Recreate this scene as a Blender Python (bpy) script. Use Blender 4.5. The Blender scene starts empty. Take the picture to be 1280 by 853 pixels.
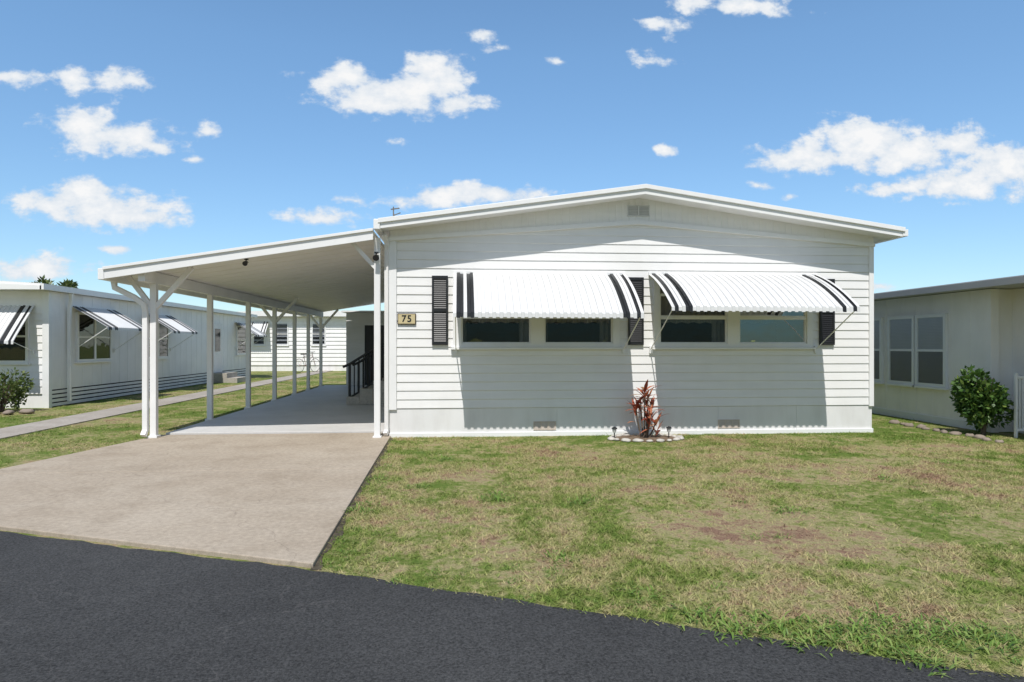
import bpy, bmesh, math, random
import numpy as np
from mathutils import Vector, Matrix
random.seed(7); rng = np.random.default_rng(7)
S = bpy.context.scene; C = S.collection
PI = math.pi
# ------------------------------------------------------------------ camera numbers
YAW = math.atan(65/820); CA, SA = math.cos(YAW), math.sin(YAW); F = 820.0; HZ = 431.0
H = 1.34; D = 9.57
def ray(px, py):
    d = px-640
    return (SA*F+CA*d, CA*F-SA*d, HZ-py)
def atY(px, py, Y):
    r = ray(px, py); return (r[0]/r[1]*Y, Y, H+r[2]/r[1]*Y)
def atG(px, py):
    r = ray(px, py); Y = H*r[1]/(-r[2]); return (r[0]/r[1]*Y, Y)

cam = bpy.data.cameras.new('camera'); co = bpy.data.objects.new('camera', cam); C.objects.link(co)
cam.sensor_width = 36; cam.lens = F/1280*36; cam.clip_start = .05; cam.clip_end = 4000
cam.shift_y = (HZ-426.5)/1280
co.location = (0, 0, H); co.rotation_euler = (PI/2, 0, -YAW)
S.camera = co
S.view_settings.view_transform = 'Standard'; S.view_settings.look = 'None'; S.view_settings.exposure = 0

# ------------------------------------------------------------------ node helpers
def N(nt, t, ins=None, **kw):
    n = nt.nodes.new(t)
    for k, v in kw.items(): setattr(n, k, v)
    if ins:
        for k, v in ins.items():
            s = n.inputs[k]
            if isinstance(v, bpy.types.NodeSocket): nt.links.new(v, s)
            else: s.default_value = v
    return n
def M_(nt, op, a, b=0.0, c=None, clamp=False):
    ins = {0: a, 1: b}
    if c is not None: ins[2] = c
    return N(nt, 'ShaderNodeMath', ins, operation=op, use_clamp=clamp).outputs[0]
def mixc(nt, fac, a, b, blend='MIX'):
    n = N(nt, 'ShaderNodeMix', {0: fac, 6: a, 7: b}, data_type='RGBA', blend_type=blend)
    return n.outputs[2]
def mr(nt, v, a, b, c, d, smooth=False):
    n = N(nt, 'ShaderNodeMapRange', {'Value': v, 'From Min': a, 'From Max': b, 'To Min': c, 'To Max': d})
    if smooth: n.interpolation_type = 'SMOOTHSTEP'
    return n.outputs[0]
def noise(nt, vec, scale, detail=3, rough=.55):
    return N(nt, 'ShaderNodeTexNoise', {'Vector': vec, 'Scale': scale, 'Detail': detail, 'Roughness': rough}).outputs['Fac']
def ramp(nt, fac, stops):
    n = N(nt, 'ShaderNodeValToRGB', {'Fac': fac}); cr = n.color_ramp
    while len(cr.elements) < len(stops): cr.elements.new(.5)
    for e, (p, c) in zip(cr.elements, stops): e.position = p; e.color = (*c, 1)
    return n.outputs['Color']
def newmat(name):
    m = bpy.data.materials.new(name); m.use_nodes = True; nt = m.node_tree; nt.nodes.clear()
    out = nt.nodes.new('ShaderNodeOutputMaterial'); b = nt.nodes.new('ShaderNodeBsdfPrincipled')
    nt.links.new(b.outputs[0], out.inputs[0])
    return m, nt, b, out
def position(nt): return N(nt, 'ShaderNodeNewGeometry').outputs['Position']
def bumped(nt, b, h, strength, dist=.01):
    bn = N(nt, 'ShaderNodeBump', {'Height': h, 'Strength': strength, 'Distance': dist})
    nt.links.new(bn.outputs[0], b.inputs['Normal'])
def mk(name, col, rough=.5, var=.06, scale=2., bump=0., bscale=60., stretch=(1, 1, 1), metal=0., spec=.4, island=0., dirt=0.):
    m, nt, b, out = newmat(name)
    p = position(nt)
    v = N(nt, 'ShaderNodeVectorMath', {0: p, 1: stretch}, operation='MULTIPLY').outputs[0]
    f = mr(nt, noise(nt, v, scale, 4), .3, .7, 1-var, 1+var)
    if island:
        r = N(nt, 'ShaderNodeNewGeometry').outputs['Random Per Island']
        f = M_(nt, 'MULTIPLY', f, mr(nt, r, 0, 1, 1-island, 1+island))
    c = mixc(nt, 1.0, (*col, 1), f, 'MULTIPLY')
    if dirt:   # grime low on the wall and in streaks
        z = N(nt, 'ShaderNodeSeparateXYZ', {0: p}).outputs[2]
        st = noise(nt, N(nt, 'ShaderNodeVectorMath', {0: p, 1: (3, 3, .7)}, operation='MULTIPLY').outputs[0], 1.6, 4)
        lowz = mr(nt, z, 0, .6, .9, .25)
        k = M_(nt, 'MULTIPLY', M_(nt, 'MULTIPLY', mr(nt, st, .45, .75, 0, 1), lowz), dirt, clamp=True)
        c = mixc(nt, k, c, (.36, .33, .28, 1))
    nt.links.new(c, b.inputs['Base Color'])
    b.inputs['Roughness'].default_value = rough; b.inputs['Metallic'].default_value = metal
    b.inputs['Specular IOR Level'].default_value = spec
    if bump:
        bumped(nt, b, noise(nt, v, bscale, 3), bump)
    return m
WHITE = mk('white_paint', (.8, .79, .775), .45, .04, 3, .03, 80, dirt=.15)
CEIL = mk('carport_pan', (.82, .785, .725), .5, .04, 1.5, .03, 80)
SIDING = mk('white_siding', (.79, .78, .765), .5, .035, 1.4, .12, 30, (1, 1, 9), dirt=.2)
SKIRT = mk('skirt_paint', (.75, .74, .73), .55, .05, 1.2, .05, 50, dirt=.35)
TRIM = mk('white_trim', (.8, .795, .785), .4, .03, 3)
AWN = mk('awning_white', (.66, .66, .655), .5, .05, 2.5, dirt=.15)
BLACK = mk('black_paint', (.018, .019, .021), .4, .15, 4)
DARK = mk('dark_void', (.012, .012, .013), .9, .2, 3)
GREYW = mk('grey_white_wall', (.87, .835, .80), .6, .04, 2, .05, 50, dirt=.25)
NEIGH = mk('neighbour_white', (.83, .815, .80), .55, .04, 2, .05, 50, dirt=.3)
ROOFG = mk('roof_grey', (.42, .42, .42), .5, .08, 2)
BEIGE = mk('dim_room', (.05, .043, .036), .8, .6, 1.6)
CURT = mk('curtain', (.42, .41, .39), .9, .08, 5)
PALEBL = mk('pale_blind', (.6, .6, .6), .8, .06, 5)
TAN = mk('tan_plaque', (.56, .47, .27), .5, .06, 20)
BROWN = mk('dark_brown', (.05, .035, .025), .5, .1, 10)
ANTEN = mk('weathered_metal', (.16, .145, .13), .5, .15, 20)
VENT = mk('vent_tan', (.55, .47, .4), .6, .08, 20)
GALV = mk('galvanised', (.45, .46, .47), .35, .1, 20, metal=.8)
STONE = mk('pale_stone', (.5, .47, .42), .85, .2, 12, .5, 40)
REDSTONE = mk('tan_stone', (.26, .21, .17), .9, .2, 12, .5, 40)
BARK = mk('bark', (.12, .09, .065), .9, .25, 20, .6, 40)
STEEL = mk('bike_red', (.12, .02, .02), .3, .05, 10)
RUB = mk('rubber', (.015, .015, .015), .7, .1, 20)
MULCH = mk('mulch', (.17, .12, .08), .95, .4, 40, .8, 60)
SOIL = mk('dark_soil', (.075, .06, .04), .95, .5, 14, .8, 60)
def leafmat(name, stops, tl=.25):
    m, nt, b, out = newmat(name)
    r = N(nt, 'ShaderNodeNewGeometry').outputs['Random Per Island']
    c = ramp(nt, r, stops)
    nt.links.new(c, b.inputs['Base Color']); b.inputs['Roughness'].default_value = .45
    tr = N(nt, 'ShaderNodeBsdfTranslucent', {'Color': c})
    mx = N(nt, 'ShaderNodeMixShader', {0: tl, 1: b.outputs[0], 2: tr.outputs[0]})
    nt.links.new(mx.outputs[0], out.inputs[0])
    return m
LEAF = leafmat('bush_leaf', [(0, (.03, .07, .015)), (.5, (.07, .15, .03)), (.85, (.12, .21, .04)), (1, (.2, .27, .06))])
LEAF2 = leafmat('tree_leaf', [(0, (.05, .08, .02)), (.6, (.11, .16, .04)), (1, (.22, .25, .08))])
TI = leafmat('ti_leaf', [(0, (.17, .04, .03)), (.3, (.42, .09, .05)), (.6, (.55, .19, .10)), (.85, (.5, .28, .15)), (1, (.34, .22, .1))], .35)
def glass(name, tint, base, rough=.02, k=1.0):
    m, nt, b, out = newmat(name); nt.nodes.remove(b)
    t = N(nt, 'ShaderNodeBsdfTransparent', {'Color': (*tint, 1)})
    g = N(nt, 'ShaderNodeBsdfGlossy', {'Color': (1, 1, 1, 1), 'Roughness': rough})
    bn = N(nt, 'ShaderNodeBump', {'Height': noise(nt, position(nt), 2.5, 2), 'Strength': .06, 'Distance': .05})
    nt.links.new(bn.outputs[0], g.inputs['Normal'])
    bf = N(nt, 'ShaderNodeNewGeometry').outputs['Backfacing']      # a pane reflects alike from both faces
    f = N(nt, 'ShaderNodeFresnel', {'IOR': M_(nt, 'MULTIPLY_ADD', bf, -.8333, 1.5)}).outputs[0]
    f = M_(nt, 'ADD', M_(nt, 'MULTIPLY', f, k), base, clamp=True)
    mx = N(nt, 'ShaderNodeMixShader', {0: f, 1: t.outputs[0], 2: g.outputs[0]})
    nt.links.new(mx.outputs[0], out.inputs[0])
    return m
GLASS = glass('window_glass', (.6, .62, .64), .05)
GLASS3 = glass('reflecting_glass', (.4, .45, .5), .62)
GLASS2 = glass('sash_glass', (.5, .52, .55), .03, .02, .9)
GLASS4 = glass('pale_glass', (.8, .82, .84), .22, .03, 1.0)

# ground materials
def lawn_color(nt):
    p = position(nt); sp = N(nt, 'ShaderNodeSeparateXYZ', {0: p})
    x, y = sp.outputs[0], sp.outputs[1]
    v = N(nt, 'ShaderNodeCombineXYZ', {0: x, 1: y}).outputs[0]
    n = M_(nt, 'ADD', M_(nt, 'MULTIPLY', noise(nt, v, .7, 3), .5),
           M_(nt, 'ADD', M_(nt, 'MULTIPLY', noise(nt, v, 3.1, 4), .5), M_(nt, 'MULTIPLY', noise(nt, v, 16, 4), .46)))
    n = M_(nt, 'ADD', n, -.235)
    n = M_(nt, 'ADD', n, mr(nt, y, 8.0, 9.4, 0, -.045))
    s = M_(nt, 'ADD', y, M_(nt, 'MULTIPLY_ADD', x, .485, -3.55))
    n = M_(nt, 'ADD', n, mr(nt, s, 0, .8, -.03, 0))
    n = M_(nt, 'ADD', n, mr(nt, x, 4.8, 7.5, 0, -.045))
    # bare reddish soil right of the middle
    dx = N(nt, 'ShaderNodeVectorMath', {0: v, 1: (2.75, 4.65, 0)}, operation='SUBTRACT').outputs[0]
    dx = N(nt, 'ShaderNodeVectorMath', {0: dx, 1: (.8, 1.3, 0)}, operation='MULTIPLY').outputs[0]
    n = M_(nt, 'ADD', n, mr(nt, N(nt, 'ShaderNodeVectorMath', {0: dx}, operation='LENGTH').outputs['Value'], .1, 1.1, .055, 0, True))
    return ramp(nt, n, [(.35, (.13, .195, .038)), (.42, (.19, .23, .06)), (.475, (.29, .285, .115)), (.53, (.385, .34, .17)), (.585, (.37, .28, .165)), (.66, (.28, .175, .12))]), v, n
def lawn_mat():
    m, nt, b, out = newmat('lawn_soil')
    c, v, n = lawn_color(nt)
    f = noise(nt, v, 70, 4, .75)
    c2 = mixc(nt, 1, c, mr(nt, f, .3, .7, .42, 1.35), 'MULTIPLY')
    nt.links.new(c2, b.inputs['Base Color']); b.inputs['Roughness'].default_value = .95; b.inputs['Specular IOR Level'].default_value = .1
    bumped(nt, b, f, .8, .02)
    return m
LAWN = lawn_mat()
def grass_mat():
    m, nt, b, out = newmat('grass_blades')
    c, v, n = lawn_color(nt)
    r = N(nt, 'ShaderNodeNewGeometry').outputs['Random Per Island']
    c = mixc(nt, 1, c, mr(nt, r, 0, 1, .85, 1.75), 'MULTIPLY')
    c = mixc(nt, mr(nt, r, .6, .95, 0, .36), c, (.22, .29, .06, 1))
    nt.links.new(c, b.inputs['Base Color']); b.inputs['Roughness'].default_value = .7; b.inputs['Specular IOR Level'].default_value = .2
    tr = N(nt, 'ShaderNodeBsdfTranslucent', {'Color': c})
    mx = N(nt, 'ShaderNodeMixShader', {0: .3, 1: b.outputs[0], 2: tr.outputs[0]})
    nt.links.new(mx.outputs[0], out.inputs[0])
    return m
GRASS = grass_mat()
WEED = leafmat('weed_blade', [(0, (.1, .19, .03)), (.5, (.18, .3, .05)), (1, (.32, .41, .11))], .35)
def concrete(name, ca, cb, stain, rough=.85, crack=True, speck=.12, stainamt=.55):
    m, nt, b, out = newmat(name)
    p = position(nt)
    a = noise(nt, p, .7, 4, .6); c = mixc(nt, mr(nt, a, .35, .65, 0, 1), (*ca, 1), (*cb, 1))
    s = noise(nt, p, 2.0, 7, .72); c = mixc(nt, mr(nt, s, .48, .7, 0, stainamt), c, (*stain, 1))
    s2 = noise(nt, p, 26, 4, .7); c = mixc(nt, 1, c, mr(nt, s2, .3, .7, 1-speck*1.5, 1+speck*1.2), 'MULTIPLY')
    f = noise(nt, p, 170, 3, .7); c = mixc(nt, 1, c, mr(nt, f, .3, .7, 1-speck*1.8, 1+speck*1.5), 'MULTIPLY')
    if crack:
        w = N(nt, 'ShaderNodeTexNoise', {'Vector': p, 'Scale': 1.3, 'Detail': 5.0}).outputs['Color']
        pv = N(nt, 'ShaderNodeVectorMath', {0: p, 1: w}, operation='ADD').outputs[0]
        vo = N(nt, 'ShaderNodeTexVoronoi', {'Vector': pv, 'Scale': .22}, feature='DISTANCE_TO_EDGE').outputs['Distance']
        c = mixc(nt, mr(nt, vo, 0, .0016, .35, 0), c, (.14, .11, .09, 1))
    nt.links.new(c, b.inputs['Base Color']); b.inputs['Roughness'].default_value = rough
    b.inputs['Specular IOR Level'].default_value = .2
    bumped(nt, b, f, .25, .004)
    return m
CONC = concrete('driveway_concrete', (.375, .31, .237), (.435, .37, .292), (.28, .225, .165), stainamt=.55)
PATHC = concrete('path_concrete', (.36, .32, .275), (.43, .39, .345), (.28, .24, .2))
FLOOR = concrete('painted_floor', (.55, .535, .51), (.61, .595, .57), (.46, .445, .42), .6, False, .03)
STEPC = concrete('step_concrete', (.42, .38, .33), (.5, .46, .4), (.3, .27, .23), .85, False)
def asphalt():
    m, nt, b, out = newmat('asphalt')
    p = position(nt)
    a = noise(nt, p, .6, 5, .65)
    c = mixc(nt, mr(nt, a, .35, .65, 0, 1), (.038, .038, .038, 1), (.054, .054, .0535, 1))
    f = noise(nt, p, 75, 4, .8); c = mixc(nt, 1, c, mr(nt, f, .32, .68, .3, 1.9), 'MULTIPLY')
    sp = N(nt, 'ShaderNodeTexVoronoi', {'Vector': p, 'Scale': 70.0}).outputs['Distance']
    c = mixc(nt, mr(nt, sp, .08, .2, .5, 0), c, (.17, .165, .16, 1))
    w = N(nt, 'ShaderNodeTexNoise', {'Vector': p, 'Scale': 2.1, 'Detail': 6.0}).outputs['Color']
    pv = N(nt, 'ShaderNodeVectorMath', {0: p, 1: w}, operation='ADD').outputs[0]
    vo = N(nt, 'ShaderNodeTexVoronoi', {'Vector': pv, 'Scale': .4}, feature='DISTANCE_TO_EDGE').outputs['Distance']
    c = mixc(nt, mr(nt, vo, 0, .003, .4, 0), c, (.12, .115, .11, 1))
    nt.links.new(c, b.inputs['Base Color']); b.inputs['Roughness'].default_value = .85; b.inputs['Specular IOR Level'].default_value = .2
    bumped(nt, b, f, .7, .008)
    return m
ASPH = asphalt()

# ------------------------------------------------------------------ mesh builder
def wloc(o):
    v = Vector((0, 0, 0))
    while o is not None: v += o.location; o = o.parent
    return v
class MB:
    def __init__(s, tf=None):
        s.v = []; s.f = []; s.m = []; s.mi = 0; s.tf = tf or (lambda a, b, c: (a, b, c))
    def add(s, vs, fs):
        o = len(s.v); s.v += [s.tf(*p) for p in vs]; s.f += [[i+o for i in f] for f in fs]; s.m += [s.mi]*len(fs); return s
    def box(s, a0, a1, b0, b1, c0, c1):
        return s.add([(a0, b0, c0), (a1, b0, c0), (a1, b1, c0), (a0, b1, c0), (a0, b0, c1), (a1, b0, c1), (a1, b1, c1), (a0, b1, c1)],
                     [(0, 3, 2, 1), (4, 5, 6, 7), (0, 1, 5, 4), (1, 2, 6, 5), (2, 3, 7, 6), (3, 0, 4, 7)])
    def quad(s, *p): return s.add(p, [tuple(range(len(p)))])
    def prism(s, pts, b0, b1):            # polygon in (a, c), extruded along b
        n = len(pts)
        return s.add([(a, b0, c) for a, c in pts]+[(a, b1, c) for a, c in pts],
                     [tuple(range(n)), tuple(range(2*n-1, n-1, -1))]+[(i, i+n, (i+1) % n+n, (i+1) % n) for i in range(n)])
    def slab(s, pts, z0, z1):             # polygon in plan
        n = len(pts)
        return s.add([(a, b, z0) for a, b in pts]+[(a, b, z1) for a, b in pts],
                     [tuple(range(n-1, -1, -1)), tuple(range(n, 2*n))]+[(i, (i+1) % n, (i+1) % n+n, i+n) for i in range(n)])
    def tube(s, pts, r, n=8, closed=False, rs=None):
        P = [Vector(p) for p in pts]; k = len(P); vs = []; fs = []; up = None
        for i in range(k):
            if closed: t = P[(i+1) % k]-P[i-1]
            else: t = P[min(i+1, k-1)]-P[max(i-1, 0)]
            t.normalize()
            if up is None: up = Vector((0, 0, 1)) if abs(t.z) < .9 else Vector((1, 0, 0))
            a = t.cross(up); a.normalize(); b = a.cross(t); b.normalize(); up = b
            rr = rs[i] if rs else r
            for j in range(n):
                q = P[i]+a*(rr*math.cos(2*PI*j/n+PI/n))+b*(rr*math.sin(2*PI*j/n+PI/n)); vs.append(tuple(q))
        for i in range(k if closed else k-1):
            for j in range(n):
                i2 = (i+1) % k
                fs.append((i*n+j, i*n+(j+1) % n, i2*n+(j+1) % n, i2*n+j))
        if not closed: fs += [tuple(range(n-1, -1, -1)), tuple(range((k-1)*n, k*n))]
        return s.add(vs, fs)
    def bar(s, p0, p1, r): return s.tube([p0, p1], r*1.2, 4)
    def build(s, name, mats, parent=None, bevel=0, smooth=False, recalc=True):
        me = bpy.data.meshes.new(name); me.from_pydata(s.v, [], s.f)
        if not isinstance(mats, (list, tuple)): mats = [mats]
        for m in mats: me.materials.append(m)
        me.polygons.foreach_set('material_index', s.m)
        if recalc:
            bm = bmesh.new(); bm.from_mesh(me); bmesh.ops.recalc_face_normals(bm, faces=bm.faces); bm.to_mesh(me); bm.free()
        if smooth: me.polygons.foreach_set('use_smooth', [True]*len(me.polygons))
        o = bpy.data.objects.new(name, me); C.objects.link(o)
        if parent is not None: o.location = -wloc(parent); o.parent = parent
        if bevel:
            b = o.modifiers.new('bevel', 'BEVEL'); b.width = bevel; b.segments = 2; b.limit_method = 'ANGLE'
        return o
def tag(o, label=None, cat=None, group=None, kind=None):
    if label: o['label'] = label
    if cat: o['category'] = cat
    if group: o['group'] = group
    if kind: o['kind'] = kind
    return o
def thing(name, label, cat, loc=(0, 0, 0), group=None):
    o = bpy.data.objects.new(name, None); C.objects.link(o); o.location = loc; o.empty_display_size = .2
    return tag(o, label, cat, group)
def npmesh(name, V, Fq, mat, parent=None):
    n, k = Fq.shape
    me = bpy.data.meshes.new(name)
    me.vertices.add(len(V)); me.vertices.foreach_set('co', V.astype(np.float32).ravel())
    me.loops.add(n*k); me.loops.foreach_set('vertex_index', Fq.astype(np.int32).ravel())
    me.polygons.add(n); me.polygons.foreach_set('loop_start', np.arange(0, n*k, k, dtype=np.int32))
    me.update(calc_edges=True); me.validate()
    me.materials.append(mat)
    o = bpy.data.objects.new(name, me); C.objects.link(o)
    if parent is not None: o.location = -wloc(parent); o.parent = parent
    return o
def unit(a): return a/np.linalg.norm(a, axis=1, keepdims=True)
def leaf_cloud(name, P, L, W, mat, parent, out=None):
    n = len(P); d = unit(rng.normal(size=(n, 3)))
    if out is not None: d = unit(d*.8+unit(out)*.7+np.array([0, 0, .25]))
    q = unit(np.cross(d, rng.normal(size=(n, 3)))); nn = np.cross(d, q)
    l = L*rng.uniform(.6, 1.3, (n, 1)); w = W*rng.uniform(.7, 1.3, (n, 1))
    V = np.stack([P, P+d*l*.5+q*w-nn*w*.3, P+d*l-nn*l*.12, P+d*l*.5-q*w-nn*w*.3], 1).reshape(-1, 3)
    return npmesh(name, V, np.arange(4*n).reshape(n, 4), mat, parent)

# wall frames: (u along the wall, w outwards, z)
def front(Y0): return lambda u, w, z: (u, Y0-w, z)
def east(X0): return lambda u, w, z: (X0+w, u, z)
def west(X0): return lambda u, w, z: (X0-w, u, z)
def siding(mb, u0, u1, z0, z1, exp=.19, openings=(), lim=None, wb=.02, wt=.004, nose=0):
    n = max(1, round((z1-z0)/exp)); e = (z1-z0)/n; gr = .003 if nose else 0
    for k in range(n):
        zb, zt = z0+k*e, z0+(k+1)*e
        cuts = sorted({zb, zt} | {z for o in openings for z in o[2:4] if zb < z < zt} | ({zb+nose, zt-.006} if nose else set()))
        for a, b in zip(cuts[:-1], cuts[1:]):
            iv = [(u0, u1)]
            for (p, q, r, s) in openings:
                if r < b-1e-6 and s > a+1e-6:
                    ni = []
                    for (c, d) in iv:
                        if q <= c or p >= d: ni.append((c, d)); continue
                        if p > c: ni.append((c, p))
                        if q < d: ni.append((q, d))
                    iv = ni
            def prof(z):
                w = wb+(wt-wb)*(z-zb)/e
                if nose:
                    if z < zb+nose-1e-6: w = wb-.005        # rolled bottom edge
                    elif z > zt-.0055: w = wt-gr            # locking groove under the next board
                return w
            wa, w2 = prof(a), prof(b)
            for (c, d) in iv:
                ca, da, cb, db = c, d, c, d
                if lim:
                    la, lb = lim(a), lim(b)
                    ca, da = max(c, la[0]), min(d, la[1]); cb, db = max(c, lb[0]), min(d, lb[1])
                    if da <= ca or db <= cb: continue
                mb.add([(ca, wa, a), (da, wa, a), (db, w2, b), (cb, w2, b)], [(0, 1, 2, 3)])
                if a == zb: mb.add([(ca, wa, a), (da, wa, a), (da, wt-gr, a), (ca, wt-gr, a)], [(3, 2, 1, 0)])
    return mb
RIB = [(0, 0), (.44, 0), (.5, 1), (.94, 1)]       # pan and cover strips of the awning sheets
def awning(parent, tf, u0, u1, zw, zf, proj, pitch=.095, label=None, armz=None, bow=.38, amp=.015, flip=False, stripes=((.035, .115), (.18, .265))):
    mb = MB(tf); n = round((u1-u0)/pitch); rows = 10; W = u1-u0
    prof = []
    for r in range(rows+1):
        t = r/rows; prof.append((.02+proj*t, zw-(zw-zf-.05)*((1-bow)*t+bow*t**2.2)))
    prof.append((.02+proj+.004, zf-0.0))
    us = [((i+p)/n*W, h) for i in range(n) for p, h in RIB]+[(W, 0)]
    m = len(prof); o = len(mb.v)
    for u, h in us:
        for k, (w, z) in enumerate(prof):
            zz = z+amp*h if k < m-1 else z-(.012 if h else 0)
            mb.v.append(tf(u0+u, w+amp*.5*h, zz))
    for i in range(len(us)-1):
        mid = (us[i][0]+us[i+1][0])/2; d = min(mid, W-mid)
        dark = any(a < d < b for a, b in stripes)
        for k in range(m-1):
            q = [o+i*m+k, o+(i+1)*m+k, o+(i+1)*m+k+1, o+i*m+k+1]
            mb.f.append(q if not flip else q[::-1]); mb.m.append(1 if dark else 0)
    a = mb.build('awning', [AWN, BLACK], parent, recalc=False)
    if label: a['label'] = label
    h = MB(tf); h.box(u0, u1, .003, .035, zw-.02, zw+.03); h.build('header', TRIM, a)
    h = MB(tf); h.tube([(u0+.02, .02+proj-.03, zf+.035), (u1-.02, .02+proj-.03, zf+.035)], .012, 6); h.build('front_rail', TRIM, a)
    for u in (u0+.03, u1-.03):
        az = armz if armz else zf-.35
        h = MB(tf); h.tube([(u, .035, az), (u, proj-.02, zf+.03)], .008, 6); h.box(u-.02, u+.02, .018, .045, az-.06, az+.05)
        h.build('support_arm', TRIM, a)
    return a
def shutter(parent, tf, u0, u1, z0, z1):
    mb = MB(tf); b = .028
    mb.box(u0, u0+b, .02, .055, z0, z1); mb.box(u1-b, u1, .02, .055, z0, z1)
    zm = (z0+z1)/2
    for a, c in ((z0, z0+.04), (zm-.02, zm+.02), (z1-.04, z1)): mb.box(u0+b, u1-b, .021, .053, a, c)
    z = z0+.05
    while z < z1-.05:
        if abs(z-zm) > .03: mb.quad((u0+b, .049, z), (u1-b, .049, z), (u1-b, .033, z+.026), (u0+b, .033, z+.026))
        z += .03
    mb.box(u0+b, u1-b, .021, .031, z0+.04, z1-.04)
    return mb.build('shutter', BLACK, parent)
def plain_window(parent, tf, u0, u1, z0, z1, cols=1, blind=.4, rail=True, gm=None, bm_=None):
    mb = MB(tf); b = .055
    mb.box(u0, u1, .0, .055, z0, z0+b); mb.box(u0, u1, .0, .055, z1-b, z1)
    e = [u0+(u1-u0)*i/cols for i in range(cols+1)]
    for i, u in enumerate(e):
        a, c = (u, u+b) if i == 0 else ((u-b, u) if i == cols else (u-b*.6, u+b*.6))
        mb.box(a, c, .001, .054, z0+b, z1-b)
    zm = (z0+z1)/2
    if rail: mb.box(u0+b, u1-b, .002, .048, zm-.02, zm+.02)
    mb.mi = 1; mb.box(u0+b*.5, u1-b*.5, .022, .0235, z0+b*.5, z1-b*.5)
    w = mb.build('window', [TRIM, DARK], parent)
    for i in range(cols):
        p = MB(tf); p.quad((e[i]+b*.4, .04, z0+b*.5), (e[i+1]-b*.4, .04, z0+b*.5), (e[i+1]-b*.4, .04, z1-b*.5), (e[i]+b*.4, .04, z1-b*.5)); p.build('pane', gm or GLASS2, w, recalc=False)
    if blind:
        p = MB(tf); z = z1-b
        while z > z1-b-(z1-z0-2*b)*blind:
            p.quad((u0+b, .030, z), (u1-b, .030, z), (u1-b, .0255, z-.024), (u0+b, .0255, z-.024)); z -= .026
        p.build('blind', bm_ or CURT, w)
    p = MB(tf); p.box(u0-.03, u1+.03, .0, .075, z0-.035, z0-.001); p.build('sill', TRIM, w)
    return w

# ------------------------------------------------------------------ setting
EX = np.array([-60, -30, -14, -6, -3.28, -2.1, -.877, .7, 2.255, 6, 12, 30, 60.]); EY = np.array([22, 14.5, 9.3, 6.15, 4.97, 4.47, 3.98, 3.22, 2.46, .7, -2., -9.5, -22])
def edgeY(x): return np.interp(x, EX, EY)
def driveR(y): return np.interp(y, [3.98, 9.6], [-.877, -1.0])
def driveL(y): return np.interp(y, [5.4, 6.3, 7.3, 9.6, 10.0], [-6.3, -5.3, -4.84, -4.4, -4.3])
g = MB(); g.quad((-900, -700, 0), (900, -700, 0), (900, 1500, 0), (-900, 1500, 0)); tag(g.build('ground', LAWN), kind='structure')
r = MB(); xs = sorted(set(list(EX)+list(np.arange(-7, 9, .12))))
for a, b in zip(xs[:-1], xs[1:]):
    ja = .012*math.sin(a*9.1)+.01*math.sin(a*23.7); jb = .012*math.sin(b*9.1)+.01*math.sin(b*23.7)
    ya, yb = float(edgeY(a))+ja, float(edgeY(b))+jb
    r.quad((a, ya-6.6, .004), (b, yb-6.6, .004), (b, yb, .004), (a, ya, .004))
tag(r.build('road', ASPH), kind='structure')
d = MB()
def L(y): return float(driveL(y))
def Rr(y): return float(driveR(y))
d.slab([(L(9.9), 9.9), (L(8.6), 8.6), (L(7.3), 7.3), (L(7.06), 7.06), (Rr(7.06), 7.06), (Rr(9.9), 9.9)], -.05, .03)
d.slab([(L(7.05), 7.05), (L(6.3), 6.3), (-6.2, 6.27), (-3.28, 5.0), (-.877, 4.01), (Rr(7.05), 7.05)], -.05, .03)
tag(d.build('driveway', CONC, bevel=.006), kind='structure')
d = MB(); ys = np.arange(3.97, 9.5, .1)
for a, b in zip(ys[:-1], ys[1:]):
    wa = .045+.02*math.sin(a*7)+.012*math.sin(a*19); wb = .045+.02*math.sin(b*7)+.012*math.sin(b*19)
    d.quad((Rr(a)-.01, a, .0045), (Rr(a)+wa, a, .0045), (Rr(b)+wb, b, .0045), (Rr(b)-.01, b, .0045))
tag(d.build('soil', SOIL), kind='structure')
d = MB(); d.slab([(-4.27, 9.915), (-1.02, 9.915), (-1.02, 21.2), (-4.27, 21.2)], -.05, .055); tag(d.build('carport_floor', FLOOR, bevel=.006), kind='structure')
d = MB()
for y in np.arange(8.0, 36, 1.5): d.box(-7.22, -6.45, y+.006, y+1.494, -.05, .02)
d.box(-7.22, -6.45, 6.6, 7.99, -.05, .02)
tag(d.build('path', PATHC), kind='structure')

# ------------------------------------------------------------------ main house
home = thing('mobile_home', 'white lap-sided mobile home with two striped awnings behind the front lawn', 'house', (2.64, D, 0))
XL, XR, XC = -1.01, 6.28, 2.64
fr = front(D)
def rooftop(x): return 3.616-.145*abs(x-XC)
def under(x): return rooftop(x)-.12
def gtrim(x): return 3.165-.080*abs(x-XC)
W1 = (-.081, 2.329, 1.30, 2.30); W2 = (2.887, 5.30, 1.30, 2.30)
def lim(z):
    h = (3.616-.12-z)/.145; return (XC-h, XC+h)
mb = MB(fr); siding(mb, XL, XR, .416, 3.2, .128, [W1, W2], lim, .018, .006, .006); mb.build('wall', SIDING, home, recalc=False)
mb = MB()
for X in (XL+.03, XR-.03):
    mb.quad((X, D+.002, 0), (X, 23.6, 0), (X, 23.6, 2.98), (X, D+.002, 2.98)); mb.build('side_wall', SIDING, home, recalc=False); mb = MB()
mb.quad((XL+.03, 23.6, 0), (XR-.03, 23.6, 0), (XR-.03, 23.6, 2.98), (XL+.03, 23.6, 2.98)); mb.build('back_wall', SIDING, home, recalc=False)
mb = MB(); mb.box(XL+.1, XR-.1, 12.4, 12.45, .5, 2.9); mb.box(XL+.1, XR-.1, 9.7, 12.39, .45, .5)
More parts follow.
